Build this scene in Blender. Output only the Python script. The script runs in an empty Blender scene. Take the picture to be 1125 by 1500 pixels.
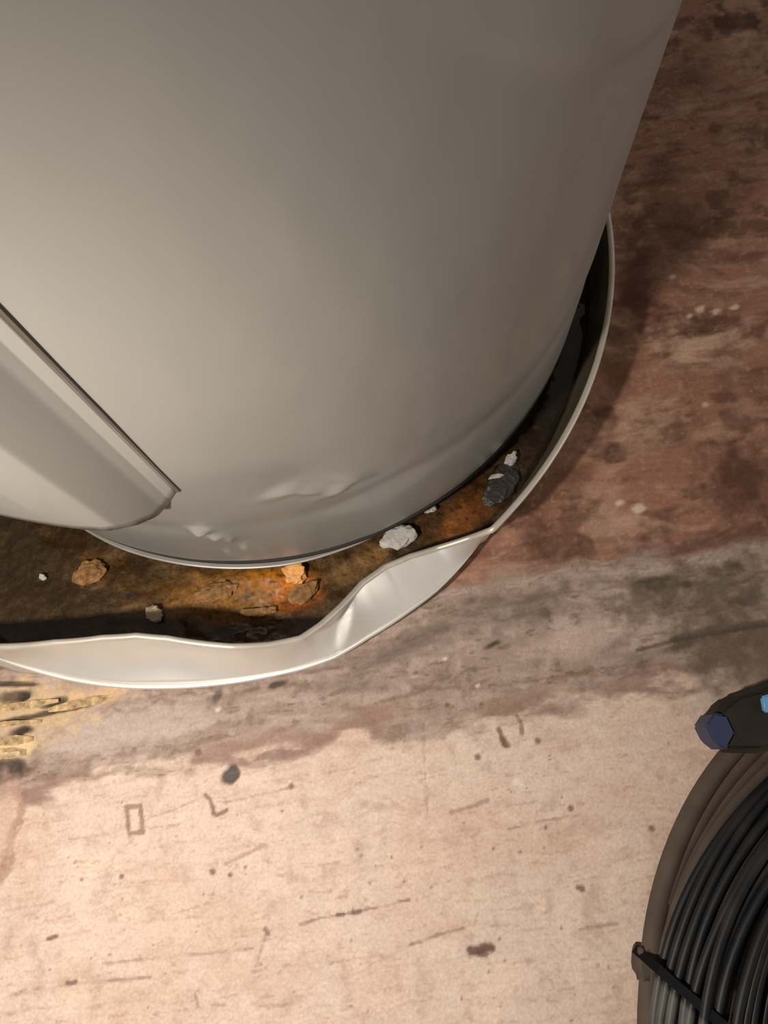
import bpy, bmesh, math, random
import numpy as np
from mathutils import Matrix, Vector, noise as mnoise

# ------------------------------------------------------------------ camera
scene = bpy.context.scene
IMG_W, IMG_H, FOCAL = 1125, 1500, 1100.0        # frame and focal length in pixels
CAM_H = 0.54                                    # camera height above the floor
NADIR = (627.0, 1090.0)                         # where straight down falls in the frame
dn = np.array([NADIR[0] - IMG_W / 2, -(NADIR[1] - IMG_H / 2), -FOCAL]); dn /= np.linalg.norm(dn)
zw = -dn
xw = np.array([1.0, 0, 0]) - zw[0] * zw; xw /= np.linalg.norm(xw)
yw = np.cross(zw, xw)
ROT = np.array([xw, yw, zw])
cam_data = bpy.data.cameras.new('camera')
cam_data.sensor_fit = 'VERTICAL'; cam_data.sensor_height = 36.0
cam_data.lens = FOCAL / IMG_H * 36.0
cam_data.clip_start = 0.01
cam = bpy.data.objects.new('camera', cam_data)
scene.collection.objects.link(cam)
M = Matrix(ROT.tolist()).to_4x4(); M.translation = (0, 0, CAM_H)
cam.matrix_world = M
scene.camera = cam

# ------------------------------------------------------------------ world, lamps, exposure
world = bpy.data.worlds.new('room_air'); scene.world = world
world.use_nodes = True
world.node_tree.nodes['Background'].inputs[0].default_value = (1.0, 0.95, 0.89, 1)
world.node_tree.nodes['Background'].inputs[1].default_value = 0.235

def add_light(name, kind, loc, power, color, size):
    l = bpy.data.lights.new(name, kind); l.energy = power; l.color = color
    if kind == 'AREA':
        l.shape = 'DISK'; l.size = size
    else:
        l.shadow_soft_size = size
    o = bpy.data.objects.new(name, l); scene.collection.objects.link(o); o.location = loc
    return o
torch = add_light('torch_light', 'SPOT', (-0.25, -0.115, 0.48), 13.2, (1.0, 0.94, 0.87), 0.016)
torch.data.spot_size = math.radians(160); torch.data.spot_blend = 1.0
torch.rotation_euler = (Vector((-0.06, -0.02, 0)) - torch.location).to_track_quat('-Z', 'Y').to_euler()

# dim light coming in low from the right of the room
side = add_light('side_light', 'AREA', (1.30, -0.02, 0.34), 4.2, (1.0, 0.93, 0.85), 0.55)
side.rotation_euler = (Vector((0.0, 0.15, 0.10)) - side.location).to_track_quat('-Z', 'Y').to_euler()

vs = scene.view_settings
scene.display_settings.display_device = 'sRGB'
vs.view_transform = 'Standard'; vs.look = 'None'; vs.gamma = 1.0; vs.exposure = 0.0
vs.use_curve_mapping = False

# ------------------------------------------------------------------ helpers
rng = random.Random(11)
def at(px, py, h=0.0):
    """point of the place, at height h, seen at pixel (px, py)"""
    v = ROT @ np.array([px - IMG_W / 2, -(py - IMG_H / 2), -FOCAL])
    return np.array([0, 0, CAM_H]) + (h - CAM_H) / v[2] * v
def proj(p):
    c = ROT.T @ (np.asarray(p) - [0, 0, CAM_H]); return IMG_W / 2 + FOCAL * c[0] / -c[2], IMG_H / 2 - FOCAL * c[1] / -c[2]
def at2(px, py, h=0.0): return at(px, py, h)[:2]

def link(name, mesh, mat=None, parent=None):
    o = bpy.data.objects.new(name, mesh); scene.collection.objects.link(o)
    if mat: mesh.materials.append(mat)
    if parent: o.parent = parent
    return o
def empty(name, loc):
    o = bpy.data.objects.new(name, None); o.empty_display_size = 0.02
    scene.collection.objects.link(o); o.location = loc
    return o
def tag(o, label=None, cat=None, group=None, kind=None):
    if label: o['label'] = label
    if cat: o['category'] = cat
    if group: o['group'] = group
    if kind: o['kind'] = kind
    return o
def local(root, o):
    """keep a child built in world coordinates where it is"""
    o.parent = root
    o.matrix_parent_inverse = Matrix.Translation(root.location).inverted()
    return o
def mesh_grid(name, P, closed_u=False, smooth=True, flip=False):
    """P: (nu, nv, 3) array"""
    nu, nv = P.shape[:2]
    me = bpy.data.meshes.new(name)
    iu = np.arange(nu if closed_u else nu - 1); iv = np.arange(nv - 1)
    A, B = np.meshgrid(iu, iv, indexing='ij')
    A2 = (A + 1) % nu
    q = np.stack([A * nv + B, A2 * nv + B, A2 * nv + B + 1, A * nv + B + 1], -1).reshape(-1, 4)
    if flip: q = q[:, ::-1]
    me.vertices.add(nu * nv); me.vertices.foreach_set('co', np.ascontiguousarray(P, dtype=np.float32).ravel())
    me.loops.add(q.size); me.loops.foreach_set('vertex_index', np.ascontiguousarray(q, dtype=np.int32).ravel())
    me.polygons.add(len(q))
    me.polygons.foreach_set('loop_start', np.arange(0, q.size, 4, dtype=np.int32))
    me.update(calc_edges=True)
    if smooth: me.polygons.foreach_set('use_smooth', np.ones(len(q), dtype=bool))
    me.validate()
    return me
def set_color(me, C, name='Col'):
    a = me.color_attributes.new(name, 'FLOAT_COLOR', 'POINT')
    rgba = np.ones((len(me.vertices), 4), dtype=np.float32); rgba[:, :3] = C
    a.data.foreach_set('color', rgba.ravel())
def tube_mesh(name, pts, rad, sides=10, closed=False):
    """tube of radius rad (number or list) along pts"""
    pts = [Vector(p) for p in pts]; n = len(pts)
    rads = rad if isinstance(rad, (list, tuple, np.ndarray)) else [rad] * n
    P = np.zeros((n, sides + 1, 3))
    up = Vector((0, 0, 1))
    for i, p in enumerate(pts):
        t = (pts[(i + 1) % n] - pts[i - 1]) if closed else (pts[min(i + 1, n - 1)] - pts[max(i - 1, 0)])
        t.normalize()
        s = t.cross(up)
        if s.length < 1e-4: s = Vector((1, 0, 0))
        s.normalize(); b = s.cross(t)
        for k in range(sides + 1):
            a = 2 * math.pi * k / sides
            P[i, k] = p + (s * math.cos(a) + b * math.sin(a)) * rads[i]
    return mesh_grid(name, P, closed_u=closed)
def srgb(r, g, b):
    f = lambda c: (c / 255 / 12.92) if c / 255 <= 0.04045 else ((c / 255 + 0.055) / 1.055) ** 2.4
    return np.array([f(r), f(g), f(b)])

# ---- numpy value noise
_T = np.random.default_rng(5).random((256, 256))
def vnoise(x, y):
    xi = np.floor(x).astype(int); yi = np.floor(y).astype(int)
    fx = x - xi; fy = y - yi
    fx = fx * fx * (3 - 2 * fx); fy = fy * fy * (3 - 2 * fy)
    t = lambda i, j: _T[i & 255, j & 255]
    return (t(xi, yi) * (1 - fx) + t(xi + 1, yi) * fx) * (1 - fy) + (t(xi, yi + 1) * (1 - fx) + t(xi + 1, yi + 1) * fx) * fy
def fbm(x, y, o=4):
    s = 0; a = 0.5; tot = 0
    for k in range(o):
        s = s + a * vnoise(x * 2 ** k + 17.3 * k, y * 2 ** k + 9.1 * k); tot += a; a *= 0.55
    return s / tot
def sstep(a, b, x):
    t = np.clip((x - a) / (b - a), 0, 1); return t * t * (3 - 2 * t)

# ------------------------------------------------------------------ materials
def mat(name):
    m = bpy.data.materials.new(name); m.use_nodes = True
    return m, m.node_tree.nodes, m.node_tree.links, m.node_tree.nodes['Principled BSDF']
def plain(name, col, rough=0.5, metal=0.0, var=0.15, scale=60, bump=0.0, bscale=200, coat=0.0, spec=0.5):
    m, N, L, b = mat(name)
    tc = N.new('ShaderNodeTexCoord')
    nz = N.new('ShaderNodeTexNoise'); nz.inputs['Scale'].default_value = scale; nz.inputs['Detail'].default_value = 5
    L.new(tc.outputs['Object'], nz.inputs['Vector'])
    cr = N.new('ShaderNodeValToRGB')
    c = np.array(col)
    cr.color_ramp.elements[0].position = 0.3; cr.color_ramp.elements[1].position = 0.7
    cr.color_ramp.elements[0].color = (*np.clip(c * (1 - var), 0, 1), 1)
    cr.color_ramp.elements[1].color = (*np.clip(c * (1 + var), 0, 1), 1)
    L.new(nz.outputs['Fac'], cr.inputs['Fac']); L.new(cr.outputs['Color'], b.inputs['Base Color'])
    b.inputs['Roughness'].default_value = rough; b.inputs['Metallic'].default_value = metal
    b.inputs['Coat Weight'].default_value = coat; b.inputs['Specular IOR Level'].default_value = spec
    b.inputs['Coat Roughness'].default_value = 0.12
    if bump:
        n2 = N.new('ShaderNodeTexNoise'); n2.inputs['Scale'].default_value = bscale; n2.inputs['Detail'].default_value = 4
        L.new(tc.outputs['Object'], n2.inputs['Vector'])
        bp = N.new('ShaderNodeBump'); bp.inputs['Strength'].default_value = bump; bp.inputs['Distance'].default_value = 0.002
        L.new(n2.outputs['Fac'], bp.inputs['Height']); L.new(bp.outputs['Normal'], b.inputs['Normal'])
    return m
def painted(name, rough=0.6, spec=0.3, fine=0.25, fscale=900, bump=0.15):
    """colour from the mesh's own stain map, with fine grain from noise"""
    m, N, L, b = mat(name)
    at_ = N.new('ShaderNodeVertexColor'); at_.layer_name = 'Col'
    tc = N.new('ShaderNodeTexCoord')
    nz = N.new('ShaderNodeTexNoise'); nz.inputs['Scale'].default_value = fscale; nz.inputs['Detail'].default_value = 3
    L.new(tc.outputs['Object'], nz.inputs['Vector'])
    mr = N.new('ShaderNodeMapRange'); mr.inputs['From Min'].default_value = 0.3; mr.inputs['From Max'].default_value = 0.7
    mr.inputs['To Min'].default_value = 1 - fine; mr.inputs['To Max'].default_value = 1 + fine
    L.new(nz.outputs['Fac'], mr.inputs['Value'])
    mx = N.new('ShaderNodeVectorMath'); mx.operation = 'SCALE'
    L.new(at_.outputs['Color'], mx.inputs[0]); L.new(mr.outputs[0], mx.inputs['Scale'])
    L.new(mx.outputs[0], b.inputs['Base Color'])
    b.inputs['Roughness'].default_value = rough; b.inputs['Specular IOR Level'].default_value = spec
    bp = N.new('ShaderNodeBump'); bp.inputs['Strength'].default_value = bump; bp.inputs['Distance'].default_value = 0.001
    L.new(nz.outputs['Fac'], bp.inputs['Height']); L.new(bp.outputs['Normal'], b.inputs['Normal'])
    return m

M_floor = painted('stained_plywood', 0.62, 0.15, 0.10, 500, 0.2)
M_enamel = plain('grey_enamel', (0.225, 0.215, 0.192), 0.36, 0.0, 0.03, 6, 0.03, 30, coat=0.2)
M_ring = plain('bare_steel_ring', (0.27, 0.25, 0.22), 0.4, 0.3, 0.15, 40)
M_dark = plain('dark_underside', (0.03, 0.025, 0.02), 0.8)
M_alu = plain('galvanised_sheet', (0.73, 0.695, 0.64), 0.46, 0.68, 0.05, 25, 0.05, 60)
M_rim = plain('dull_rim_metal', (0.46, 0.405, 0.335), 0.42, 0.3, 0.12, 40)
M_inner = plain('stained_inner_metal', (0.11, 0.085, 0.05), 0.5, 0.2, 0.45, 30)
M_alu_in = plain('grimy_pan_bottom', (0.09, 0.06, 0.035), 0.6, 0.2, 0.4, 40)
M_sediment = painted('rust_sediment', 0.55, 0.4, 0.35, 420, 0.6)
M_white = plain('mineral_white', (0.42, 0.385, 0.34), 0.7, 0, 0.2, 150, 0.5, 400)
M_orange = plain('orange_rust', (0.72, 0.34, 0.09), 0.5, 0, 0.35, 120, 0.5, 300)
M_tan = plain('tan_crust', (0.22, 0.110, 0.038), 0.6, 0, 0.5, 220, 0.6, 400, spec=0.15)
M_cream = plain('cream_crust', (0.40, 0.29, 0.17), 0.6, 0, 0.2, 120, 0.4, 300)
M_greycrust = plain('grey_crust', (0.030, 0.024, 0.018), 0.5, 0, 0.4, 160, 0.6, 300)
M_knob_shade = plain('brown_knob_and_shade', (0.062, 0.040, 0.026), 0.8, 0, 0.2, 60)  # brown of the strap knob, and shade colour of the added outer loops
M_strap = plain('black_strap', (0.004, 0.004, 0.005), 0.7, spec=0.1)
M_tool = plain('dark_rubber', (0.020, 0.015, 0.010), 0.6, 0, 0.2, 60, spec=0.2)
M_blue = plain('dark_blue_plastic', (0.020, 0.024, 0.062), 0.5, 0, 0.1, 60)
M_lightblue = plain('light_blue_plastic', (0.12, 0.28, 0.46), 0.4)
M_splinter = plain('raw_splinter', (0.40, 0.27, 0.14), 0.8, 0, 0.5, 260, spec=0.1)

# ------------------------------------------------------------------ pan geometry numbers
PAN_C = np.array([-0.1755, 0.3670]); PAN_R = 0.3180; LIP_Z = 0.0575; CREASE_Z = 0.016
HEAT_C = np.array([-0.1307, 0.3746]); HEAT_R = 0.2535; HEAT_Z = 0.035
def lip_height(px):
    return LIP_Z + float(np.interp(px, [-60, 0, 120, 330, 430, 500, 560, 640, 700, 725], [.005, .008, .014, .015, .006, -.012, -.027, -.031, -.020, 0]))
def polar(pts, h):
    out = []
    for p in pts:
        q = at2(*p[:2], lip_height(p[0]) if h is None else h) - PAN_C
        out.append((math.degrees(math.atan2(q[1], q[0])), float(np.hypot(*q))))
    return sorted(out)
lip_pts = polar([(720, 775), (690, 786), (640, 802), (600, 814), (562, 830), (530, 853), (500, 886), (470, 914), (440, 934), (395, 943), (340, 946),
                 (290, 941), (245, 934), (200, 930), (150, 933), (80, 940), (0, 946), (-60, 950)], None)
lip_x = [(720, 775), (690, 786), (640, 802), (562, 830), (500, 886), (440, 934), (340, 946), (200, 930), (80, 940), (0, 946), (-60, 950)]
lip_h = sorted((polar([p], None)[0][0], lip_height(p[0])) for p in lip_x)
lip_h = [(-135.0, LIP_Z)] + lip_h
crease_pts = polar([(705, 792), (672, 832), (640, 863), (600, 893), (540, 932), (490, 962), (440, 979), (390, 990), (320, 1001), (240, 1006), (180, 1005), (100, 994),
                    (50, 981), (0, 964), (-60, 945)], CREASE_Z)
def radial(pts, base, lo, hi, soft=14):
    """radius by angle; joins the undented radius outside [lo, hi]"""
    A = np.array([p[0] for p in pts]); Rr = np.array([p[1] for p in pts])
    def f(th):
        r = np.interp(th, A, Rr)
        w = np.where(th > hi, 1 - sstep(hi, hi + 4, th), np.where(th < lo, 1 - sstep(lo - soft, lo, lo * 2 - soft - th), 1.0))
        w = np.where(th < lo, sstep(lo - soft, lo, th), w)
        return base * (1 - w) + r * w
    return f
f_lip = radial(lip_pts, PAN_R, lip_pts[0][0], lip_pts[-1][0], 40)
f_crease = radial(crease_pts, PAN_R - 0.006, crease_pts[0][0], crease_pts[-1][0], 40)

# ------------------------------------------------------------------ floor (painted plywood with water stains)
def axis(lo, hi, step, far):
    a = np.arange(lo, hi, step)
    out = [lo - d for d in (far, 0.5, 0.25, 0.1, 0.04, 0.015)]
    return np.concatenate([[v for v in out], a, [hi + d for d in (0.015, 0.04, 0.1, 0.25, 0.5, far)]])
gx = axis(-0.36, 0.40, 0.00115, 1.2); gy = axis(-0.21, 0.74, 0.00115, 1.2)
X, Y = np.meshgrid(gx, gy, indexing='ij')
def poly_d(pts, h=0.0, X=X, Y=Y):
    """distance to a polyline given in picture points"""
    P = [at2(*p, h) for p in pts]
    D = np.full(X.shape, 9.0)
    for a, b in zip(P[:-1], P[1:]):
        ab = b - a; L2 = (ab ** 2).sum() + 1e-12
        t = np.clip(((X - a[0]) * ab[0] + (Y - a[1]) * ab[1]) / L2, 0, 1)
        D = np.minimum(D, np.hypot(X - a[0] - t * ab[0], Y - a[1] - t * ab[1]))
    return D
PX = 0.00049                                     # metres per picture point on the floor
ga, gb = at2(60, 1440), at2(560, 1362)
gd = (gb - ga) / np.linalg.norm(gb - ga); gn = np.array([-gd[1], gd[0]])
U = X * gd[0] + Y * gd[1]; V = X * gn[0] + Y * gn[1]
warp = (fbm(X * 30, Y * 30, 4) - 0.5)
V2 = V + warp * 0.012
grain = fbm(U * 22, V2 * 420, 4)
grain2 = fbm(U * 55 + 40, V2 * 900, 3)
cloud = fbm(X * 18 + 5, Y * 18, 4)
cloud2 = fbm(U * 40 + 9, V2 * 130 + 3, 4)
speck = fbm(X * 330, Y * 330, 2)

def signed_line(pts):
    """height above (+) or below (-) a picture line that runs left to right, along floor y"""
    P = np.array([at2(*p) for p in pts]); P = P[np.argsort(P[:, 0])]
    return Y - np.interp(X, P[:, 0], P[:, 1])
def blob(px, py, rx, ry, rot=0.0, n=0.35, soft=0.5):
    c = at2(px, py); ca, sa = math.cos(rot), math.sin(rot)
    dx = ((X - c[0]) * ca + (Y - c[1]) * sa) / (rx * PX); dy = (-(X - c[0]) * sa + (Y - c[1]) * ca) / (ry * PX)
    d = np.hypot(dx, dy) + (fbm(X * 120 + px, Y * 120 + py, 3) - 0.5) * n * 2
    return 1 - sstep(1 - soft, 1 + soft * 0.3, d)

C = np.zeros(X.shape + (3,))
def put(col, w):
    global C
    w = np.clip(w, 0, 1)[..., None]; C = C * (1 - w) + np.asarray(col) * w
Z = np.zeros(X.shape)
C[:] = (0.57, 0.432, 0.342)
put((0.52, 0.345, 0.255), sstep(0.45, 0.75, cloud) * 0.55)
put((0.66, 0.49, 0.38), sstep(0.5, 0.8, fbm(X * 26 + 50, Y * 26, 3)) * 0.6)
put((0.46, 0.30, 0.22), sstep(0.56, 0.80, grain) * 0.45)
put((0.36, 0.23, 0.16), sstep(0.70, 0.86, grain2) * 0.45)
mott = fbm(X * 130 + 11, Y * 130 + 4, 4)
put((0.42, 0.285, 0.215), sstep(0.55, 0.80, mott) * 0.55)
put((0.63, 0.49, 0.40), (1 - sstep(0.20, 0.45, mott)) * 0.5)
fleck = fbm(U * 120 + 60, V2 * 460 + 7, 3)
put((0.36, 0.225, 0.16), sstep(0.68, 0.84, fleck) * 0.5)
# grey water-stain band
sa = signed_line([(-100, 1150), (60, 1150), (200, 1115), (330, 1105), (520, 1060), (700, 1050), (850, 1010), (1000, 985), (1125, 960), (1300, 940)])
band = sstep(-0.016, 0.010, sa + (cloud2 - 0.5) * 0.050)
put((0.260, 0.185, 0.145), band * 0.9)
put((0.40, 0.30, 0.25), band * sstep(0.45, 0.7, fbm(U * 30, V2 * 160, 4)) * 0.7)
put((0.20, 0.13, 0.09), band * sstep(0.58, 0.78, fbm(U * 50 + 7, V2 * 260 + 2, 4)) * 0.8)
put((0.17, 0.115, 0.085), band * sstep(0.60, 0.80, mott) * 0.6)
put((0.42, 0.32, 0.265), band * (1 - sstep(0.22, 0.42, mott)) * 0.55)
put((0.10, 0.070, 0.048), band * sstep(0.70, 0.84, fleck) * 0.6)
edge = np.exp(-((sa + (cloud2 - 0.5) * 0.03) / 0.007) ** 2)
put((0.235, 0.135, 0.10), edge * sstep(0.25, 0.6, cloud) * 0.8)
# lighter grey patch, left, below the pan
put((0.43, 0.34, 0.29), blob(180, 1070, 150, 30, 0.2, 0.5) * 0.75)
put((0.47, 0.35, 0.28), blob(850, 935, 90, 25, 0.25, 0.5) * 0.6)
# red-brown, long soaked part, with the pan's shadow painted in
sb = signed_line([(400, 930), (560, 890), (690, 856), (800, 835), (940, 815), (1125, 795), (1300, 780)])
red = sstep(-0.006, 0.012, sb + (cloud2 - 0.5) * 0.020)
put((0.255, 0.122, 0.079), red)
put((0.36, 0.205, 0.138), red * sstep(0.50, 0.72, fbm(U * 26 + 3, V2 * 90 + 8, 4)) * 0.75)
put((0.14, 0.066, 0.042), red * sstep(0.50, 0.75, fbm(X * 22 + 31, Y * 22 + 4, 4)) * 0.75)
put((0.10, 0.045, 0.028), red * sstep(0.55, 0.8, fbm(U * 30 + 70, V2 * 110 + 9, 4)) * 0.6)
put((0.38, 0.24, 0.165), red * sstep(0.58, 0.78, fbm(X * 260 + 9, Y * 300, 4)) * 0.4)
for (px, py, rx, ry, a, w) in [(1030, 505, 110, 45, 0.25, .8), (940, 620, 80, 40, 0.5, .5), (930, 760, 140, 40, 0.3, .45), (1090, 70, 60, 80, 0, .45), (1100, 220, 45, 90, 0.2, .35)]:
    put((0.48, 0.31, 0.215), red * blob(px, py, rx, ry, a, 0.6, 0.9) * w * sstep(0.3, 0.6, cloud2))
for (px, py, rx, ry, a, w) in [(1085, 700, 70, 75, 0.3, .95), (985, 330, 75, 110, 0.1, .6), (940, 440, 40, 70, 0.1, .7), (1020, 110, 30, 60, 0.3, .5), (965, 250, 30, 50, -0.6, .7),
                               (1080, 790, 100, 26, 0.15, .7), (1090, 380, 60, 14, 0.1, .6)]:
    put((0.085, 0.038, 0.022), red * blob(px, py, rx, ry, a, 0.6, 0.9) * w)
for (px, py, r) in [(1035, 592, 7), (1027, 452, 8), (1050, 455, 10), (1010, 462, 7), (1075, 450, 6), (935, 745, 9), (910, 735, 7), (985, 405, 8)]:
    put((0.62, 0.46, 0.33), blob(px, py, r * 1.3, r * .8, .4, 0.9, 0.9) * 0.75)
for (px, py, rx, ry, a, w) in [(925, 420, 45, 130, -0.25, .8), (905, 545, 40, 60, -0.5, .6), (850, 690, 30, 60, -.8, .4)]:
    put((0.070, 0.026, 0.013), red * blob(px, py, rx, ry, a, 0.6, 0.9) * w)  # pan's cast shadow on its right, painted as darker red-brown
put((0.060, 0.026, 0.014), red * sstep(0.56, 0.74, fbm(X * 46 + 21, Y * 46 + 14, 4)) * sstep(0.55, 0.62, Y) * .75)
put((0.055, 0.022, 0.012), red * sstep(0.54, 0.72, fbm(U * 45 + 2, V2 * 60 + 19, 4)) * .55)
put((0.30, 0.20, 0.145), red * blob(1090, 110, 90, 130, 0.2, 0.6, 0.9) * .5 * sstep(.35, .65, fbm(X * 40 + 2, Y * 40 + 6, 4)))
# mould on the boundary, with pan shade painted in
for (px, py, rx, ry, a, w) in [(960, 855, 36, 13, 0.1, .9), (1008, 856, 14, 12, 0, .95), (1045, 838, 18, 8, 0, .8), (1080, 828, 12, 11, 0, .85), (1085, 880, 25, 14, 0.3, .8),
                               (1030, 925, 70, 7, 0.25, .8), (1000, 945, 35, 8, 0.3, .8), (1090, 918, 40, 6, 0.2, .85), (720, 905, 60, 10, 0.15, .55), (765, 880, 40, 6, .2, .7),
                               (800, 898, 12, 9, 0, .8), (690, 880, 18, 7, 0.5, .6), (640, 925, 60, 9, 0.35, .5), (722, 944, 15, 5, 0.4, .95), (560, 965, 60, 6, 0.4, .4),
                               (405, 1003, 18, 5, 0.3, .9), (318, 1020, 7, 22, -0.4, .7), (290, 1005, 10, 4, 0, .5)]:
    put((0.055, 0.040, 0.024), blob(px, py, rx, ry, a, 0.55, 0.7) * w)
put((0.085, 0.060, 0.040), blob(1060, 870, 170, 62, 0.15, 0.7, 0.9) * 0.8)
put((0.25, 0.17, 0.12), blob(1060, 870, 130, 55, 0.15, 0.7, 0.9) * sstep(.5, .7, fbm(U * 60 + 5, V2 * 150, 4)) * .8)
put((0.15, 0.105, 0.078), blob(740, 895, 170, 34, 0.2, 0.7, 0.9) * 0.75)  # grey stain, deepened for the pan's front-right shadow
put((0.17, 0.122, 0.094), blob(570, 960, 150, 26, 0.45, 0.7, 0.9) * 0.65)  # shadow in front of the pan, painted into the floor colour
put((0.30, 0.22, 0.17), blob(700, 900, 150, 30, 0.2, 0.7, 0.9) * sstep(.5, .72, fbm(U * 60 + 25, V2 * 170 + 4, 4)) * .7)
put((0.10, 0.066, 0.046), blob(1090, 940, 150, 52, 0.2, 0.7, 0.9) * 0.88)
put((0.14, 0.092, 0.066), blob(1130, 990, 120, 55, 0.2, 0.6, 0.9) * 0.8)
# bare, delaminated corner on the left
bare = blob(20, 1045, 150, 60, 0.12, 0.5, 0.6)
put((0.50, 0.35, 0.20), bare * 0.9)
put((0.58, 0.37, 0.22), blob(130, 1025, 60, 14, 0.25, 0.5) * 0.9)
put((0.62, 0.45, 0.24), blob(10, 1095, 50, 16, 0.1, 0.4) * 0.95)
Z -= bare * 0.0012
for (px, py, rx, ry, a, w) in [(20, 1020, 40, 10, 0.1, .85), (30, 1020, 12, 9, 0, 1), (75, 1030, 22, 8, 0.3, .9), (40, 1050, 110, 5, 0.2, .9), (30, 1070, 24, 9, 0.2, 1), (15, 1002, 40, 4, 0, .9),
                               (10, 1130, 30, 18, 0, .95)]:
    w_ = blob(px, py, rx, ry, a, 0.4, 0.5) * w
    put((0.045, 0.032, 0.022), w_); Z -= w_ * 0.0025
for pts, w, k in [([(-10, 1290), (10, 1255), (16, 1215), (28, 1200), (30, 1175), (26, 1160)], 9, .65), ([(-10, 1300), (8, 1275), (15, 1260)], 10, .6)]:
    d = poly_d(pts) + (speck - 0.5) * 0.006
    put((0.27, 0.15, 0.09), (1 - sstep(w * PX * 0.3, w * PX, d)) * k)
put((0.50, 0.33, 0.25), blob(0, 1200, 28, 80, 0, 0.4) * 0.5)
# printed and scratched marks
brk = sstep(0.38, 0.60, fbm(U * 90 + 3, V * 300 + 8, 3))
def stroke(pts, w, col=(0.16, 0.09, 0.06), k=0.85, z=0.0003, rag=0.0012):
    global Z
    d = poly_d(pts) + (speck - 0.5) * rag
    m = (1 - sstep(w * PX * 0.3, w * PX * 0.75, d)) * k
    if w < 5: m = m * (0.25 + 0.75 * brk)
    put(col, m); Z -= m * z
stroke([(185, 1183), (205, 1181), (209, 1219), (189, 1222), (185, 1183)], 6, (0.24, 0.14, 0.10))
stroke([(300, 1165), (308, 1172), (313, 1192), (318, 1194), (331, 1187)], 5.5, (0.18, 0.10, 0.07))
stroke([(731, 1068), (740, 1092)], 7); stroke([(738, 1084), (743, 1092)], 9); stroke([(757, 1048), (764, 1060), (765, 1075)], 6, k=0.7)
stroke([(690, 1393), (702, 1393), (712, 1388), (719, 1388)], 11, (0.13, 0.07, 0.05), 0.95); stroke([(704, 1396), (710, 1397)], 10, (0.13, 0.07, 0.05))
hole = blob(337, 1137, 16, 13, 0.5, 0.35, 0.3); put((0.05, 0.04, 0.035), hole * .92); Z -= hole * 0.0025
stroke([(330, 1266), (355, 1254), (390, 1238)], 5, (0.36, 0.22, 0.16), 0.7)
stroke([(55, 1380), (75, 1375), (130, 1364)], 4, k=0.6); stroke([(70, 1376), (82, 1372)], 5)
stroke([(150, 1412), (250, 1402), (370, 1390)], 3.5, k=0.45); stroke([(15, 1458), (105, 1441), (220, 1432)], 4, k=0.6); stroke([(98, 1441), (110, 1439)], 6)
stroke([(440, 1355), (470, 1345), (500, 1340), (525, 1336), (600, 1318)], 3.5, k=0.55); stroke([(494, 1341), (503, 1339)], 5); stroke([(518, 1337), (528, 1335)], 6)
stroke([(390, 1366), (375, 1415)], 3.5, k=0.4); stroke([(388, 1362), (393, 1368)], 6, k=.7); stroke([(370, 1424), (425, 1413)], 3, k=0.4)
stroke([(285, 1455), (290, 1476)], 4, k=0.5); stroke([(225, 1486), (330, 1472)], 3, k=0.4); stroke([(370, 1473), (430, 1471)], 4, k=.4)
stroke([(600, 1385), (640, 1370), (680, 1360)], 4, k=0.6); stroke([(695, 1358), (700, 1338)], 3, k=0.45); stroke([(720, 1355), (760, 1355)], 3, k=0.4)
stroke([(660, 1190), (690, 1182), (715, 1172)], 5, k=0.5); stroke([(745, 1215), (800, 1202), (850, 1194)], 3.5, k=0.5); stroke([(500, 1340), (560, 1328), (600, 1318)], 3, k=.35)
stroke([(850, 1362), (905, 1353)], 4, k=0.5); stroke([(915, 1295), (970, 1280)], 3, k=0.5); stroke([(620, 1060), (622, 1120), (626, 1190)], 3, k=.35)
stroke([(250, 1340), (300, 1325)], 2.5, k=.35); stroke([(100, 1230), (150, 1222)], 2.5, k=.3); stroke([(10, 1335), (80, 1322)], 3.5, k=.4); stroke([(215, 1200), (260, 1184), (300, 1165)], 3, k=.35)
stroke([(330, 1176), (400, 1160), (440, 1150)], 3, k=.4); stroke([(550, 1030), (610, 1015), (630, 1005)], 5, k=.5); stroke([(690, 1010), (760, 1000), (850, 985), (950, 968)], 4, k=.55)
stroke([(640, 1010), (700, 1003), (725, 1012)], 4, k=.5); stroke([(935, 952), (1000, 936), (1125, 915)], 5, (0.07, 0.045, 0.03), .7)
for k in range(150):
    px, py = rng.uniform(-20, 1000), rng.uniform(1080, 1500)
    if px > 900 and py > 1200: continue
    r = rng.uniform(1.2, 3.2)
    put((0.20, 0.11, 0.075), blob(px, py, r, r * rng.uniform(.6, 1), rng.random() * 3, 0.2, 0.6) * rng.uniform(.35, .85))
for (px, py, r) in [(311, 1277, 5), (337, 1282, 4), (178, 1284, 4), (700, 1109, 5), (788, 1086, 6), (836, 1184, 5), (705, 1032, 4), (955, 1214, 5), (846, 1300, 4), (426, 1152, 5), (290, 1102, 6), (655, 1033, 4), (852, 1302, 5), (800, 1212, 4)]:
    put((0.17, 0.09, 0.06), blob(px, py, r, r, 0, 0.3, 0.5) * .85)
for (px, py, r) in [(319, 1040, 5), (757, 1146, 6), (765, 1150, 4), (652, 965, 4), (700, 1004, 4)]:
    put((0.70, 0.58, 0.48), blob(px, py, r, r * .7, 0.4, 0.6, 0.8) * .7)
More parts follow.
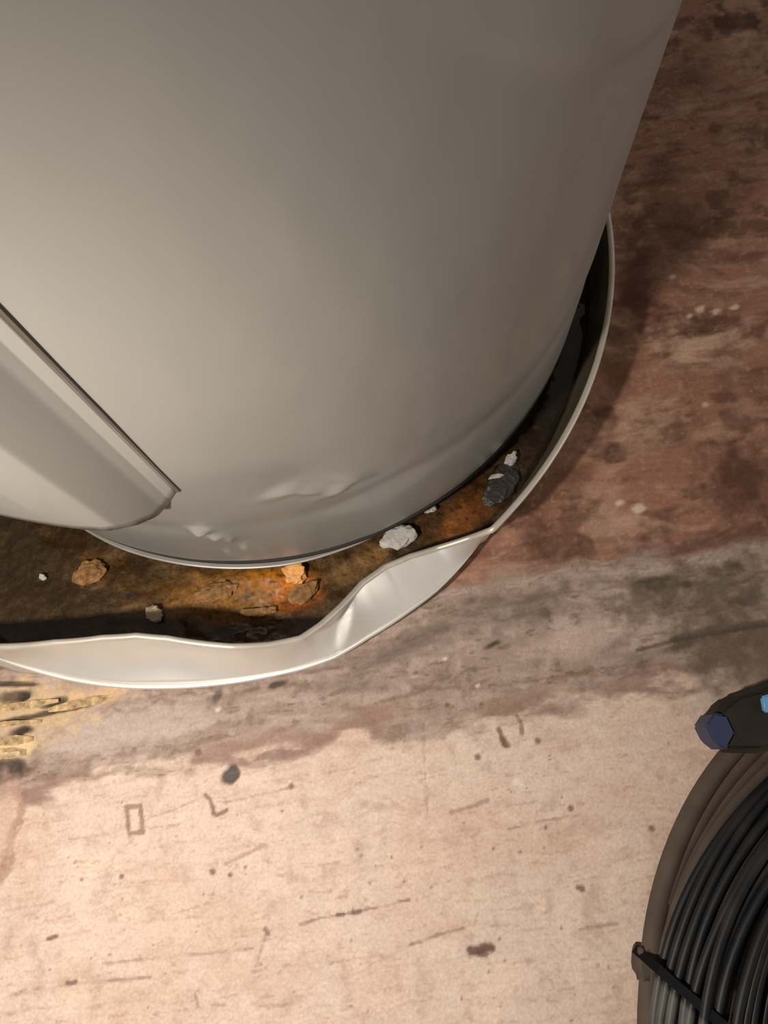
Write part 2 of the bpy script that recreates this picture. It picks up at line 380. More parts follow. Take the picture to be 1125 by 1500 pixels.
# short scratches along the grain, drawn at random
for k in range(70):
    px, py = rng.uniform(0, 950), rng.uniform(1120, 1490); l = rng.uniform(15, 70)
    stroke([(px, py), (px + l, py - l * rng.uniform(.12, .24))], rng.uniform(1.8, 3), (0.26, 0.15, 0.10), rng.uniform(.15, .4), 0.0002)
Z += (grain - 0.5) * 0.0007 + (fbm(U * 60, V2 * 500, 3) - 0.5) * 0.0007 * band
Z -= Z.max()                                       # nothing rises above the floor plane
C *= (0.93 + 0.14 * fbm(X * 700, Y * 700, 2))[..., None]
floor_me = mesh_grid('floor', np.stack([X, Y, Z], -1), flip=False)
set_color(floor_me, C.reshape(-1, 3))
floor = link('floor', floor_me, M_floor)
tag(floor, 'stained pinkish brown plywood floor with scratches, mould and water marks', None, None, 'structure')

# splinters lifted from the bare corner
def sliver(a, b, w, t, h=0.0008):
    pa, pb = at(*a), at(*b); d = Vector(pb - pa); L_ = d.length; ang = math.atan2(d.y, d.x)
    bm = bmesh.new()
    n = 6; top = []; bot = []
    for i in range(n + 1):
        f = i / n; ww = w * PX * (0.25 + math.sin(math.pi * (0.12 + 0.8 * f)) * 0.75) * rng.uniform(.8, 1.15)
        for lst, z in ((top, t), (bot, 0)):
            zz = z + 0.0003 * f * f
            lst.append((bm.verts.new((f * L_, -ww / 2, zz)), bm.verts.new((f * L_, ww / 2, zz))))
    for i in range(n):
        bm.faces.new((top[i][0], top[i + 1][0], top[i + 1][1], top[i][1]))
        bm.faces.new((bot[i][0], bot[i][1], bot[i + 1][1], bot[i + 1][0]))
        bm.faces.new((top[i][0], bot[i][0], bot[i + 1][0], top[i + 1][0]))
        bm.faces.new((top[i][1], top[i + 1][1], bot[i + 1][1], bot[i][1]))
    bm.faces.new((top[0][0], top[0][1], bot[0][1], bot[0][0])); bm.faces.new((top[n][0], bot[n][0], bot[n][1], top[n][1]))
    bmesh.ops.recalc_face_normals(bm, faces=bm.faces)
    me = bpy.data.meshes.new('wood_splinter'); bm.to_mesh(me); bm.free()
    o = link('wood_splinter', me, M_splinter, floor); o.location = (pa[0], pa[1], -0.0018); o.rotation_euler = (0, 0, ang)
    return o
for a, b, w in [((-20, 1040), (85, 1026), 12), ((-30, 1088), (48, 1082), 14), ((-25, 1106), (38, 1102), 16), ((70, 1040), (165, 1020), 14), ((-20, 1062), (60, 1056), 8)]:
    sliver(a, b, w, 0.0010)

# ------------------------------------------------------------------ drain pan
pan = empty('drain_pan', (PAN_C[0], PAN_C[1], 0.0))
tag(pan, 'dented silver sheet metal drain pan around the foot of the grey tank', 'pan')
TH = np.concatenate([np.arange(-180, -125, 2.0), np.arange(-125, -35, 0.4), np.arange(-35, 180, 1.5)])
TH = np.unique(np.round(TH, 3))
rl, rc = f_lip(TH), f_crease(TH)
lz = np.interp(TH, [a for a, _ in lip_h], [z for _, z in lip_h])
T = np.linspace(0, 1, 25)                          # 0 lip -> 0.75 crease -> 1 base
dentw = sstep(-128, -112, TH) * (1 - sstep(-50, -45, TH))
P = np.zeros((len(TH), len(T), 3))
# buckled facets: (angle, share of depth) knots with extra radius
def facet(th, t):
    ridge = lambda c, slope, w: np.clip(1 - np.abs(th - (c + slope * (t - 0.5))) / w, 0, 1)
    b_ = math.sin(math.pi * t)
    s = -0.0030 * ridge(-71.0, -3.0, 3.5) * b_
    s = s + 0.0020 * ridge(-79.0, 6.0, 9.0) * b_ + 0.0028 * ridge(-93.0, -9.0, 6.0) * b_ - 0.0030 * ridge(-103.0, -4.0, 8.0) * b_
    return s
for j, t in enumerate(T):
    if t <= 0.75:
        k = t / 0.75
        z = lz + (CREASE_Z - lz) * k
        pw = 3.6 - 2.7 * sstep(-65.6 - 4.5 * k, -64.4 - 4.5 * k, TH) + 0.5 * np.exp(-((TH + 70.5) / 3.0) ** 2)
        pw = 1 + (pw - 1) * dentw
        r = rl + (rc - rl) * k ** pw
        r = r + dentw * facet(TH, k)
    else:
        k = (t - 0.75) / 0.25
        z = CREASE_Z * (1 - k) + 0.0008 * k
        left = 1 - sstep(-112, -100, TH)
        r = rc + dentw * (-0.010 + 0.016 * left) * k
    P[:, j, 0] = PAN_C[0] + r * np.cos(np.radians(TH)); P[:, j, 1] = PAN_C[1] + r * np.sin(np.radians(TH)); P[:, j, 2] = z
wall_me = mesh_grid('side_wall', P, closed_u=True, flip=True)
wall = local(pan, link('side_wall', wall_me, M_alu))
sol = wall.modifiers.new('sheet', 'SOLIDIFY'); sol.thickness = 0.0007; sol.offset = 0
r_base = np.hypot(P[:, -1, 0] - PAN_C[0], P[:, -1, 1] - PAN_C[1])
rim_pts = [(PAN_C[0] + (r + .0006) * math.cos(math.radians(t)), PAN_C[1] + (r + .0006) * math.sin(math.radians(t)), h) for t, r, h in zip(TH, rl, lz)]
rim = local(pan, link('rolled_rim', tube_mesh('rolled_rim', rim_pts, 0.0022, 10, True), M_rim))
i_c = int(np.argmin(np.abs(T - 0.75)))
fs = [i for i, t in enumerate(TH) if -127 <= t <= -46.5]
fold_pts = [(P[i, i_c, 0], P[i, i_c, 1], CREASE_Z) for i in fs]
fold = local(pan, link('wall_crease', tube_mesh('wall_crease', fold_pts, [0.0004 + 0.0013 * float(sstep(-127, -112, TH[i]) * (1 - sstep(-58, -47, TH[i]))) for i in fs], 10), M_alu))
fold['label'] = 'bright folded crease along the dented side'
B = np.zeros((len(TH), 6, 3))
for j, f in enumerate((0.02, 0.3, 0.6, 0.85, 0.97, 1.0)):
    B[:, j, 0] = PAN_C[0] + r_base * f * np.cos(np.radians(TH)); B[:, j, 1] = PAN_C[1] + r_base * f * np.sin(np.radians(TH)); B[:, j, 2] = 0.0009
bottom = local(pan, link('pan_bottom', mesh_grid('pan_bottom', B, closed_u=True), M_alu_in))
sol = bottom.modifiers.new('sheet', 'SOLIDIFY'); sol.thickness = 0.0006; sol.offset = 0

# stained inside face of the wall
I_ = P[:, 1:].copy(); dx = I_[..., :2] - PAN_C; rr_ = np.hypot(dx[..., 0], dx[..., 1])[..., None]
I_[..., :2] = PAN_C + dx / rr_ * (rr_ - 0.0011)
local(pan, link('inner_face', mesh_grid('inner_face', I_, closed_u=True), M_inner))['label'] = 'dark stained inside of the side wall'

# rust sediment lying in the pan
TS = np.linspace(-180, 180, 1100, endpoint=False)
rin = np.interp(TS, TH, np.minimum(np.hypot(P[:, i_c, 0] - PAN_C[0], P[:, i_c, 1] - PAN_C[1]), np.minimum(r_base, rl + .01))) - 0.003
tt = np.linspace(0, 1, 110)
RS = 0.17 + (rin[:, None] - 0.17) * tt[None, :]
X = PAN_C[0] + RS * np.cos(np.radians(TS))[:, None]; Y = PAN_C[1] + RS * np.sin(np.radians(TS))[:, None]
C = np.zeros(X.shape + (3,)); SH = 0.006
def sblob(px, py, rx, ry, rot=0, n=0.45, soft=0.8):
    c = at2(px, py, SH); ca, s_ = math.cos(rot), math.sin(rot)
    dx = ((X - c[0]) * ca + (Y - c[1]) * s_) / (rx * PX); dy = (-(X - c[0]) * s_ + (Y - c[1]) * ca) / (ry * PX)
    d = np.hypot(dx, dy) + (fbm(X * 150 + px, Y * 150 + py, 3) - 0.5) * n * 2
    return 1 - sstep(1 - soft, 1 + soft * 0.3, d)
C[:] = (0.060, 0.038, 0.022)
nz = fbm(X * 70, Y * 110, 4)
put((0.115, 0.075, 0.045), sstep(0.45, 0.7, nz))
put((0.022, 0.014, 0.009), sstep(0.5, 0.75, fbm(X * 90 + 8, Y * 120 + 3, 4)) * .8)
for (px, py, rx, ry, a, w, col) in [
        (340, 870, 120, 45, 0, .85, (0.34, 0.20, 0.06)), (400, 855, 60, 30, 0, .8, (0.55, 0.27, 0.03)), (430, 860, 45, 32, 0, .85, (0.72, 0.28, 0.02)),
        (440, 878, 40, 22, 0.4, .8, (0.36, 0.10, 0.02)), (290, 895, 90, 16, 0, .7, (0.32, 0.20, 0.12)), (270, 880, 50, 18, 0, .6, (0.38, 0.24, 0.15)),
        (370, 905, 60, 10, 0.1, .6, (0.42, 0.27, 0.14)), (320, 862, 26, 12, 0.3, .6, (0.45, 0.30, 0.12)), (520, 830, 60, 20, 0.5, .7, (0.30, 0.21, 0.12)), (560, 806, 30, 12, .5, .6, (0.35, 0.26, 0.16)),
        (680, 760, 60, 28, 0.9, .85, (0.26, 0.11, 0.035)), (660, 770, 30, 14, 0.9, .6, (0.36, 0.17, 0.05)), (740, 700, 40, 26, 0.9, .8, (0.085, 0.066, 0.05)),
        (780, 640, 60, 20, 1.0, .7, (0.10, 0.05, 0.028)), (130, 830, 34, 30, 0, .8, (0.24, 0.15, 0.08)), (135, 855, 30, 9, 0, .7, (0.30, 0.20, 0.11)), (85, 840, 10, 34, 0.4, .7, (0.17, 0.115, 0.07)),
        (60, 850, 14, 22, 0, .8, (0.015, 0.01, 0.006)), (190, 890, 40, 10, .3, .7, (0.17, 0.12, 0.08)), (180, 860, 22, 14, 0, .6, (0.20, 0.13, 0.05)),
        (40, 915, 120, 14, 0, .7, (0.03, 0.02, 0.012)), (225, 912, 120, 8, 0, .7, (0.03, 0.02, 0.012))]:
    put(col, sblob(px, py, rx, ry, a) * w)
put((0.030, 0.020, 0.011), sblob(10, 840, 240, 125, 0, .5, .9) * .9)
put((0.10, 0.062, 0.034), sblob(130, 835, 40, 26, 0, .6, .8) * .7)
put((0.012, 0.009, 0.006), sstep(-44, -26, TS)[:, None] * (1 - sstep(60, 90, TS))[:, None] * 0.92)  # heavy shadow of the right-hand channel, painted into the sludge colour
put((0.035, 0.022, 0.012), sstep(0.62, 0.78, fbm(X * 160, Y * 220, 3)) * .7)
ZS = 0.002 + 0.0065 * fbm(X * 60 + 3, Y * 60, 4) * (1 - sstep(0.97, 1.0, tt))[None, :]
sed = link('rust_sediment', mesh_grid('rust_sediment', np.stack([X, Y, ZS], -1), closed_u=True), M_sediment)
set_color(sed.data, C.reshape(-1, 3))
tag(sed, 'brown and orange rust sludge lying in the bottom of the drain pan', 'sludge', None, 'stuff')

# murky water over it
m, N, L, b = mat('murky_water')
N.remove(b)
tr = N.new('ShaderNodeBsdfTransparent'); tr.inputs[0].default_value = (0.80, 0.68, 0.50, 1)
gl = N.new('ShaderNodeBsdfGlossy'); gl.inputs['Roughness'].default_value = 0.06; gl.inputs[0].default_value = (0.9, 0.88, 0.85, 1)
fr = N.new('ShaderNodeFresnel'); fr.inputs['IOR'].default_value = 1.36
tc = N.new('ShaderNodeTexCoord'); wn = N.new('ShaderNodeTexNoise'); wn.inputs['Scale'].default_value = 45; L.new(tc.outputs['Object'], wn.inputs['Vector'])
bp = N.new('ShaderNodeBump'); bp.inputs['Strength'].default_value = 0.35; bp.inputs['Distance'].default_value = 0.004
L.new(wn.outputs['Fac'], bp.inputs['Height']); L.new(bp.outputs['Normal'], gl.inputs['Normal']); L.new(bp.outputs['Normal'], fr.inputs['Normal'])
mix = N.new('ShaderNodeMixShader'); L.new(fr.outputs[0], mix.inputs[0]); L.new(tr.outputs[0], mix.inputs[1]); L.new(gl.outputs[0], mix.inputs[2])
L.new(mix.outputs[0], N['Material Output'].inputs['Surface']); M_water = m
Wt = np.zeros((len(TS), 3, 3))
for j, f in enumerate((0.17 / 0.31, 0.8, 1.0)):
    rr = np.where(f == 1.0, rin - 0.0008, (rin - 0.0005) * f)
    Wt[:, j, 0] = PAN_C[0] + rr * np.cos(np.radians(TS)); Wt[:, j, 1] = PAN_C[1] + rr * np.sin(np.radians(TS)); Wt[:, j, 2] = 0.0075
water = link('rusty_water', mesh_grid('rusty_water', Wt, closed_u=True), M_water)
tag(water, 'shallow murky brown water standing in the drain pan over the rust', 'water')

# crusts and flakes in the pan
def chip(name, px, py, h, wx, wy, t, material, seed, rot=0.0, sub=3):
    bm = bmesh.new(); bmesh.ops.create_icosphere(bm, subdivisions=sub, radius=1.0)
    o3 = Vector((seed * 3.7, seed * 1.3, seed * 2.1))
    for v in bm.verts:
        n = mnoise.noise(v.co * 1.3 + o3) * 0.45 + mnoise.noise(v.co * 3.5 + o3) * 0.28
        co = v.co * (1 + n)
        co.z = max(min(co.z, 0.6), -0.6)
        if abs(n) > 9: continue
        v.co = Vector((co.x * wx * PX / 2, co.y * wy * PX / 2, co.z * t / 1.2 + t / 2))
    me = bpy.data.meshes.new(name); bm.to_mesh(me); bm.free()
    o = link(name, me, material); p = at(px, py, h + t / 2); o.location = (p[0], p[1], h); o.rotation_euler = (0, 0, rot)
    return o
chips = [
    ('mineral_flake', 586, 786, .0075, 52, 30, .006, M_white, 1, .35, 'large white mineral flake on the sludge between tank and dented rim', 'flake'),
    ('mineral_flake', 629, 744, .0078, 18, 14, .005, M_white, 2, .3, 'tiny white flake tucked against the tank bottom right of the large flake', 'flake'),
    ('mineral_flake', 749, 672, .0078, 24, 14, .004, M_white, 3, .9, 'small pale flake on the grey crust nearest the right rim', 'flake'),
    ('mineral_flake', 728, 698, .0078, 22, 8, .003, M_white, 4, .2, 'narrow pale sliver on the grey crust against the tank', 'flake'),
    ('grey_crust', 737, 704, .005, 70, 44, .005, M_greycrust, 5, .9, 'dark grey lumpy crust in the pan right of the rust', 'crust'),
    ('rust_chunk', 432, 838, .0072, 34, 38, .007, M_orange, 6, .1, 'bright orange rust chunk below the tank bottom ring', 'rust chunk'),
    ('rust_chunk', 445, 868, .006, 46, 26, .005, M_tan, 7, .5, 'brown rust lump just below the bright orange chunk', 'rust chunk'),
    ('rust_chunk', 132, 838, .0065, 46, 36, .006, M_tan, 8, .1, 'tan rust lump in the dark left part of the pan', 'rust chunk'),
    ('mineral_flake', 226, 897, .0075, 26, 22, .006, M_cream, 9, .2, 'small cream pebble close to the left lip of the pan', 'flake'),
    ('rust_chunk', 315, 868, .006, 60, 26, .005, M_tan, 10, .2, 'flat tan rust lump left of the orange chunk', 'rust chunk'),
    ('rust_chunk', 380, 896, .006, 54, 14, .004, M_tan, 11, .1, 'thin tan rust strip near the lip under the orange chunk', 'rust chunk'),
    ('mineral_flake', 62, 845, .0075, 10, 8, .004, M_white, 12, 0, 'tiny white speck in the dark far left of the pan', 'flake'),
]
for nme, px, py, h, wx, wy, t, mt, sd, ro, lab, cat in chips:
    tag(chip(nme, px, py, h, wx, wy, t, mt, sd, ro), lab, cat, {'flake': 'pale mineral flakes in the pan', 'rust chunk': 'rust chunks in the pan'}.get(cat))

# ------------------------------------------------------------------ water heater
heater = empty('water_heater', (HEAT_C[0], HEAT_C[1], 0.0009))
tag(heater, 'large light grey water heater tank standing in the drain pan', 'water heater')
TOP = 1.25
TJ = np.unique(np.round(np.concatenate([np.arange(-180, -120, 2.0), np.arange(-120, -100, 0.5), np.arange(-100, -55, 0.25), np.arange(-55, 20, 0.5), np.arange(20, 180, 2.0)]), 3))
ZJ = np.concatenate([np.arange(HEAT_Z, 0.22, 0.0018), np.arange(0.22, 0.30, 0.0035), np.arange(0.30, 0.42, 0.0035), np.arange(0.42, 0.7, 0.012), np.linspace(0.72, TOP, 14)])
TT, ZZ = np.meshgrid(TJ, ZJ, indexing='ij')
def bump2(tc_, zc, tw, zw_, a): return a * np.exp(-((TT - tc_) / tw) ** 2 - ((ZZ - zc) / zw_) ** 2)
RJ = HEAT_R + 0 * TT
RJ += bump2(-75, 0.175, 6, 0.022, -0.0018) + bump2(-71, 0.155, 4, 0.02, 0.0012) + bump2(-62, 0.14, 7, 0.03, -0.0014) + bump2(-89, 0.115, 4, 0.02, 0.0022) + bump2(-84, 0.10, 3, 0.02, -0.0010)
RJ += bump2(-90.3, 0.122, 1.3, 0.0045, 0.0050) + bump2(-89.0, 0.108, 1.0, 0.004, 0.0030) + bump2(-87.5, 0.100, 0.7, 0.006, 0.0025)
for tc_, zc, sl, a in [(-77.5, 0.165, 0.0016, 0.0022), (-74.5, 0.160, -0.0022, 0.0026), (-71.0, 0.150, 0.0018, 0.0024), (-68.5, 0.158, -0.003, 0.0018)]:
    RJ += a * np.exp(-((ZZ - zc - sl * (TT - tc_)) / 0.0055) ** 2 - ((TT - tc_) / 2.2) ** 2)
zc_ = 0.328 + 0.00006 * np.clip(-26 - TT, 0, 60) ** 2 + 0.0006 * np.clip(-26 - TT, 0, 60)
RJ += 0.0030 * sstep(-0.007, 0.007, ZZ - zc_) * (1 - sstep(0.03, 0.13, ZZ - zc_)) * sstep(-62, -44, TT) * (1 - sstep(-24, -12, TT))
RJ += 0.0010 * (fbm((TT + 200) * 0.12, ZZ * 14, 3) - 0.5)
RJ += -0.0012 * np.exp(-((ZZ - 0.12) / 0.012) ** 2)               # shallow swage above the foot
RJ -= 0.0012 * (1 - sstep(HEAT_Z, HEAT_Z + 0.005, ZZ))
tj = np.radians(TT)
jacket = local(heater, link('jacket', mesh_grid('jacket', np.stack([HEAT_C[0] + RJ * np.cos(tj), HEAT_C[1] + RJ * np.sin(tj), ZZ], -1), closed_u=True), M_enamel))
# access panel: its right edge drops into the seam, its face stands proud
tk = [-150, -125, -117, -112, -107, -100, -96, -94.5, -91.2, -90.2, -88.6, -88.2]
dk = [0.026, 0.0265, 0.0262, 0.0258, 0.0252, 0.0240, 0.0222, 0.0200, 0.0035, 0.0004, 0.0006, -0.0030]
TP = np.unique(np.concatenate([np.arange(-150, -100, 1.0), np.arange(-100, -88.2, 0.1), [-88.2]]))
DR = np.interp(TP, tk, dk)
ker = np.hanning(9); ker /= ker.sum()
keep = DR.copy(); sm = np.convolve(np.pad(DR, 4, 'edge'), ker, 'valid'); DR = np.where((TP > -100) & (TP < -91.0), sm, DR)
OUT = [(-400, 690), (-60, 742), (0, 755), (40, 764), (80, 771), (120, 776), (160, 778), (200, 770), (232, 756), (246, 740), (260, 718)]
def foot_height(th, r):
    """height at which the panel's lower edge runs, from its outline"""
    c, s_ = math.cos(math.radians(th)), math.sin(math.radians(th))
    for z in np.arange(0.04, 0.32, 0.0006):
        px, py = proj((HEAT_C[0] + r * c, HEAT_C[1] + r * s_, z))
        if px < 262 and py < np.interp(px, [a for a, _ in OUT], [b for _, b in OUT]): return z
    return 0.2
zb = np.array([foot_height(t, HEAT_R + d) for t, d in zip(TP, np.maximum(DR, 0))])
zb = np.convolve(np.pad(zb, 3, 'edge'), np.ones(7) / 7, 'valid')
S = np.concatenate([np.linspace(0, 0.05, 5), np.linspace(0.1, 1, 16)])
PP = np.zeros((len(TP), len(S) + 2, 3))
for j in range(len(S) + 2):
    s = 0 if j < 2 else S[j - 2]
    rr = HEAT_R + DR + (0 if j >= 2 else (-0.006 if j == 0 else -0.0012))
    rr = np.maximum(rr, HEAT_R - 0.0035) if j >= 2 else np.maximum(rr, HEAT_R - 0.004)
    PP[:, j, 0] = HEAT_C[0] + rr * np.cos(np.radians(TP)); PP[:, j, 1] = HEAT_C[1] + rr * np.sin(np.radians(TP))
    PP[:, j, 2] = zb + (0.8 - zb) * s - (0.0 if j else -0.0015)
panel = local(heater, link('access_panel', mesh_grid('access_panel', PP), M_enamel))
# dark seam beside the panel
z0s = float(zb[-1])
seam_pts = [(HEAT_C[0] + (HEAT_R + .0004) * math.cos(math.radians(-88.1)), HEAT_C[1] + (HEAT_R + .0004) * math.sin(math.radians(-88.1)), z) for z in np.linspace(z0s, 0.8, 14)]
def strip(name, pts, w, t, material):
    """thin bar of width w (tangent) and thickness t along upright pts"""
    bm = bmesh.new(); rings = []
    for p in pts:
        n = Vector((p[0] - HEAT_C[0], p[1] - HEAT_C[1], 0)).normalized(); s = Vector((-n.y, n.x, 0))
        rings.append([bm.verts.new(Vector(p) + s * a * w / 2 + n * b * t / 2) for a, b in ((-1, -1), (1, -1), (1, 1), (-1, 1))])
    for r0, r1 in zip(rings[:-1], rings[1:]):
        for k in range(4): bm.faces.new((r0[k], r0[(k + 1) % 4], r1[(k + 1) % 4], r1[k]))
    bm.faces.new(rings[0][::-1]); bm.faces.new(rings[-1])
    me = bpy.data.meshes.new(name); bm.to_mesh(me); bm.free()
    return link(name, me, material)
M_seam = plain('dark_seam', (0.07, 0.05, 0.04), 0.7)
seam = local(heater, strip('seam', seam_pts, 0.0016, 0.0012, M_seam))
seam['label'] = 'thin dark seam line beside the access panel'
# foot ring, underside, feet, top
def lathe(name, prof, n=180, closed=True):
    A = np.radians(np.linspace(-180, 180, n, endpoint=False)); G = np.zeros((n, len(prof), 3))
    for j, (r, z) in enumerate(prof):
        G[:, j, 0] = HEAT_C[0] + r * np.cos(A); G[:, j, 1] = HEAT_C[1] + r * np.sin(A); G[:, j, 2] = z
    return mesh_grid(name, G, closed_u=True)
A = np.linspace(-180, 180, 240, endpoint=False)
ro = 0.2526 + 0.0034 * (sstep(-125, -108, A) * (1 - sstep(-84, -66, A))) - 0.002 * sstep(-72, -60, A)
G = np.zeros((len(A), 7, 3))
for j, (d_, z) in enumerate([(-.012, .0240), (-.0012, .0240), (-.0003, .0245), (0, .0252), (-.0004, .0259), (-.0016, .0258), (-.012, .0255)]):
    G[:, j, 0] = HEAT_C[0] + (ro + d_) * np.cos(np.radians(A)); G[:, j, 1] = HEAT_C[1] + (ro + d_) * np.sin(np.radians(A)); G[:, j, 2] = z
ring = local(heater, link('base_ring', mesh_grid('base_ring', G, closed_u=True), M_ring))
under = local(heater, link('underside', lathe('underside', [(0.002, 0.0275), (0.15, 0.0275), (0.2528, 0.0275), (0.2522, 0.0300), (0.2490, 0.0352)]), M_dark))
topc = local(heater, link('top_cap', lathe('top_cap', [(HEAT_R, TOP - 0.004), (HEAT_R - 0.004, TOP + 0.006), (0.15, TOP + 0.016), (0.002, TOP + 0.02)]), M_enamel))
for a in (-150, -30, 90):
    cx, cy = HEAT_C[0] + 0.17 * math.cos(math.radians(a)), HEAT_C[1] + 0.17 * math.sin(math.radians(a))
    ft = tube_mesh('foot', [(cx, cy, 0.0011), (cx, cy, 0.012), (cx + .0001, cy, 0.0274)], [0.022, 0.018, 0.018], 16)
    local(heater, link('foot', ft, M_dark))

# ------------------------------------------------------------------ coil of black cable
CC = np.array([0.3667, -0.2102]); CR = 0.245
coil = empty('cable_coil', (CC[0], CC[1], 0.0))
tag(coil, 'thick coil of black dusty cable lying on the pale floor at lower right', 'cable')
m, N, L, b = mat('black_cable')
tc = N.new('ShaderNodeTexCoord'); nz = N.new('ShaderNodeTexNoise'); nz.inputs['Scale'].default_value = 24; nz.inputs['Detail'].default_value = 6
L.new(tc.outputs['Object'], nz.inputs['Vector'])
cr = N.new('ShaderNodeValToRGB'); cr.color_ramp.elements[0].position = 0.48; cr.color_ramp.elements[1].position = 0.75
cr.color_ramp.elements[0].color = (0.0065, 0.0065, 0.0072, 1); cr.color_ramp.elements[1].color = (0.022, 0.0205, 0.019, 1)
L.new(nz.outputs['Fac'], cr.inputs['Fac']); L.new(cr.outputs['Color'], b.inputs['Base Color'])
b.inputs['Roughness'].default_value = 0.5; b.inputs['Specular IOR Level'].default_value = 0.25
qa, qb = at2(945, 1412, .03), at2(1060, 1512, .03); qn = np.array([-(qb - qa)[1], (qb - qa)[0]]); qn /= np.linalg.norm(qn)
if qn[1] > 0: qn = -qn
dp = N.new('ShaderNodeVectorMath'); dp.operation = 'DOT_PRODUCT'; L.new(tc.outputs['Object'], dp.inputs[0]); dp.inputs[1].default_value = (qn[0], qn[1], 0)
md = N.new('ShaderNodeMapRange'); md.inputs['From Min'].default_value = float(qn @ qa) + .001; md.inputs['From Max'].default_value = float(qn @ qa) + .004
L.new(dp.outputs['Value'], md.inputs['Value'])
n3 = N.new('ShaderNodeTexNoise'); n3.inputs['Scale'].default_value = 45; L.new(tc.outputs['Object'], n3.inputs['Vector'])
mm = N.new('ShaderNodeMath'); mm.operation = 'MULTIPLY'; L.new(md.outputs[0], mm.inputs[0]); L.new(n3.outputs['Fac'], mm.inputs[1])
mxc = N.new('ShaderNodeMixRGB'); L.new(mm.outputs[0], mxc.inputs[0]); L.new(cr.outputs['Color'], mxc.inputs[1]); mxc.inputs[2].default_value = (0.12, 0.11, 0.095, 1)
L.new(mxc.outputs[0], b.inputs['Base Color'])
M_cable = m
M_dusty = plain('dusty_cable', (0.075, 0.068, 0.055), 0.55, 0, 0.4, 30)
def dome(r):
    """height of the heap at radius r"""
    f = np.clip((CR - r) / (CR - 0.085), 0, 1)
    return 0.008 + 0.046 * math.sin(math.pi * min(1.0, 0.06 + f * 0.94)) ** 0.6
STEP = 0.0047; CRAD = 0.0029
def loop(r, z, mat_, wob=0.0018, rad=CRAD, off=(0, 0), nseg=150):
    ph = [rng.random() * 6.28 for _ in range(4)]; tilt = rng.uniform(-.004, .004)
    pts = []
    for i in range(nseg):
        a = 2 * math.pi * i / nseg
        rr = r + wob * (math.sin(2 * a + ph[0]) + .6 * math.sin(3 * a + ph[1]) + .4 * math.sin(7 * a + ph[3]))
        zz = z + .0012 * math.sin(3 * a + ph[2]) + tilt * math.cos(a + ph[1])
        pts.append((CC[0] + off[0] + rr * math.cos(a), CC[1] + off[1] + rr * math.sin(a), max(zz, rad + .0004)))
    return local(coil, link('cable_loop', tube_mesh('cable_loop', pts, rad, 8, True), mat_))
k = 0; r = CR - 0.004
while r > 0.088:
    zt = dome(r)
    lev = 0
    for zz in np.arange(zt, 0.003, -0.0065):
        if lev < 2 or r > CR - 0.016: loop(r - (0.0025 if lev % 2 else 0) + rng.uniform(-.0012, .0012), float(zz) + rng.uniform(-.0022, .0022), M_cable)
        lev += 1
    r -= STEP; k += 1
# added brown loops standing in for the soft shade beside the coil
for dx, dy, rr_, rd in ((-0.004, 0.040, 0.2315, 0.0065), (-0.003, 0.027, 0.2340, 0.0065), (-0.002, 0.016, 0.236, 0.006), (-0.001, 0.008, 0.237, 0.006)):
    o = loop(rr_, 0.0068, M_knob_shade, 0.0006, rd, (dx, dy)); o['label'] = 'added brown loop in place of the soft shade beside the coil'
# strap binding the coil
sp = []
for px, py in [(946, 1405), (966, 1421), (985, 1438), (1005, 1455), (1028, 1475), (1050, 1494), (1075, 1514), (1110, 1540)]:
    z = 0.02
    for _ in range(12):
        q = at2(px, py, z); z = 0.5 * z + 0.5 * (dome(float(np.hypot(*(q - CC)))) + CRAD + 0.0015)
    sp.append((q[0], q[1], z))
sp[0] = (sp[0][0], sp[0][1], 0.006)
bm = bmesh.new(); rings = []
for i, p in enumerate(sp):
    t = Vector(sp[min(i + 1, len(sp) - 1)]) - Vector(sp[max(i - 1, 0)]); t.normalize()
    s = t.cross(Vector((0, 0, 1))).normalized(); n = s.cross(t)
    rings.append([bm.verts.new(Vector(p) + s * a * 0.0027 + n * b_ * 0.0010) for a, b_ in ((-1, -1), (1, -1), (1, 1), (-1, 1))])
for r0, r1 in zip(rings[:-1], rings[1:]):
    for k in range(4): bm.faces.new((r0[k], r0[(k + 1) % 4], r1[(k + 1) % 4], r1[k]))
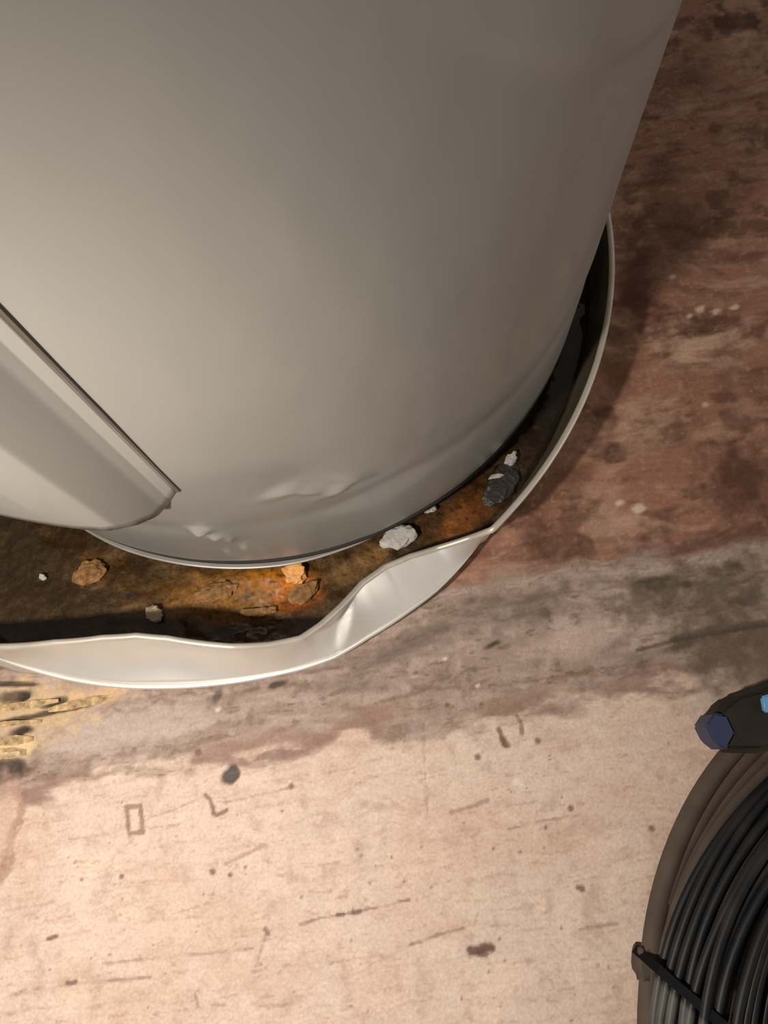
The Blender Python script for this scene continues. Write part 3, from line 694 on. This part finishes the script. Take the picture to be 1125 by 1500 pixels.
bm.faces.new(rings[0][::-1]); bm.faces.new(rings[-1])
bmesh.ops.recalc_face_normals(bm, faces=bm.faces)
me = bpy.data.meshes.new('binding_strap'); bm.to_mesh(me); bm.free()
local(coil, link('binding_strap', me, M_strap))
kn = chip('strap_knob', 943, 1408, 0.0, 22, 44, 0.014, M_knob_shade, 21, -.1, 3)

for p in kn.data.polygons: p.use_smooth = True
local(coil, kn); kn['label'] = 'brown rounded strap end poking out of the coil'

# ------------------------------------------------------------------ blue-tipped tool behind the coil
TZ = 0.038
tool = empty('tool_handle', (*at2(1140, 1060), 0.0137))
tag(tool, 'dark blunt tool handle with blue tip lying behind the black cable coil', 'tool')
def slab(name, outline, z0, z1, material, bev=0.004):
    bm = bmesh.new()
    vs_ = [bm.verts.new((*at2(px, py, z1), z1)) for px, py in outline]
    f = bm.faces.new(vs_)
    if f.normal.z < 0: f.normal_flip()
    ex = bmesh.ops.extrude_face_region(bm, geom=[f])
    for v in [g for g in ex['geom'] if isinstance(g, bmesh.types.BMVert)]: v.co.z = z0
    bmesh.ops.recalc_face_normals(bm, faces=bm.faces)
    bmesh.ops.bevel(bm, geom=list(bm.edges), offset=bev, segments=3, affect='EDGES', clamp_overlap=True)
    me = bpy.data.meshes.new(name); bm.to_mesh(me); bm.free()
    for p in me.polygons: p.use_smooth = True
    me.set_sharp_from_angle(angle=math.radians(38))
    return local(tool, link(name, me, material))
slab('handle', [(1036, 1062), (1050, 1038), (1076, 1016), (1110, 1006), (1185, 980), (1200, 1050), (1125, 1104), (1064, 1103), (1047, 1084)], 0.0137, TZ, M_tool, 0.0045)
tip = slab('blue_tip', [(1034, 1063), (1046, 1044), (1066, 1048), (1078, 1074), (1064, 1100), (1046, 1086)], 0.0150, TZ + 0.0012, M_blue, 0.0012); tip['label'] = 'blue tip'
tr_ = slab('blue_trim', [(1116, 1020), (1150, 1010), (1160, 1040), (1120, 1044)], TZ - 0.006, TZ + 0.003, M_lightblue, 0.0012); tr_['label'] = 'light blue trim'
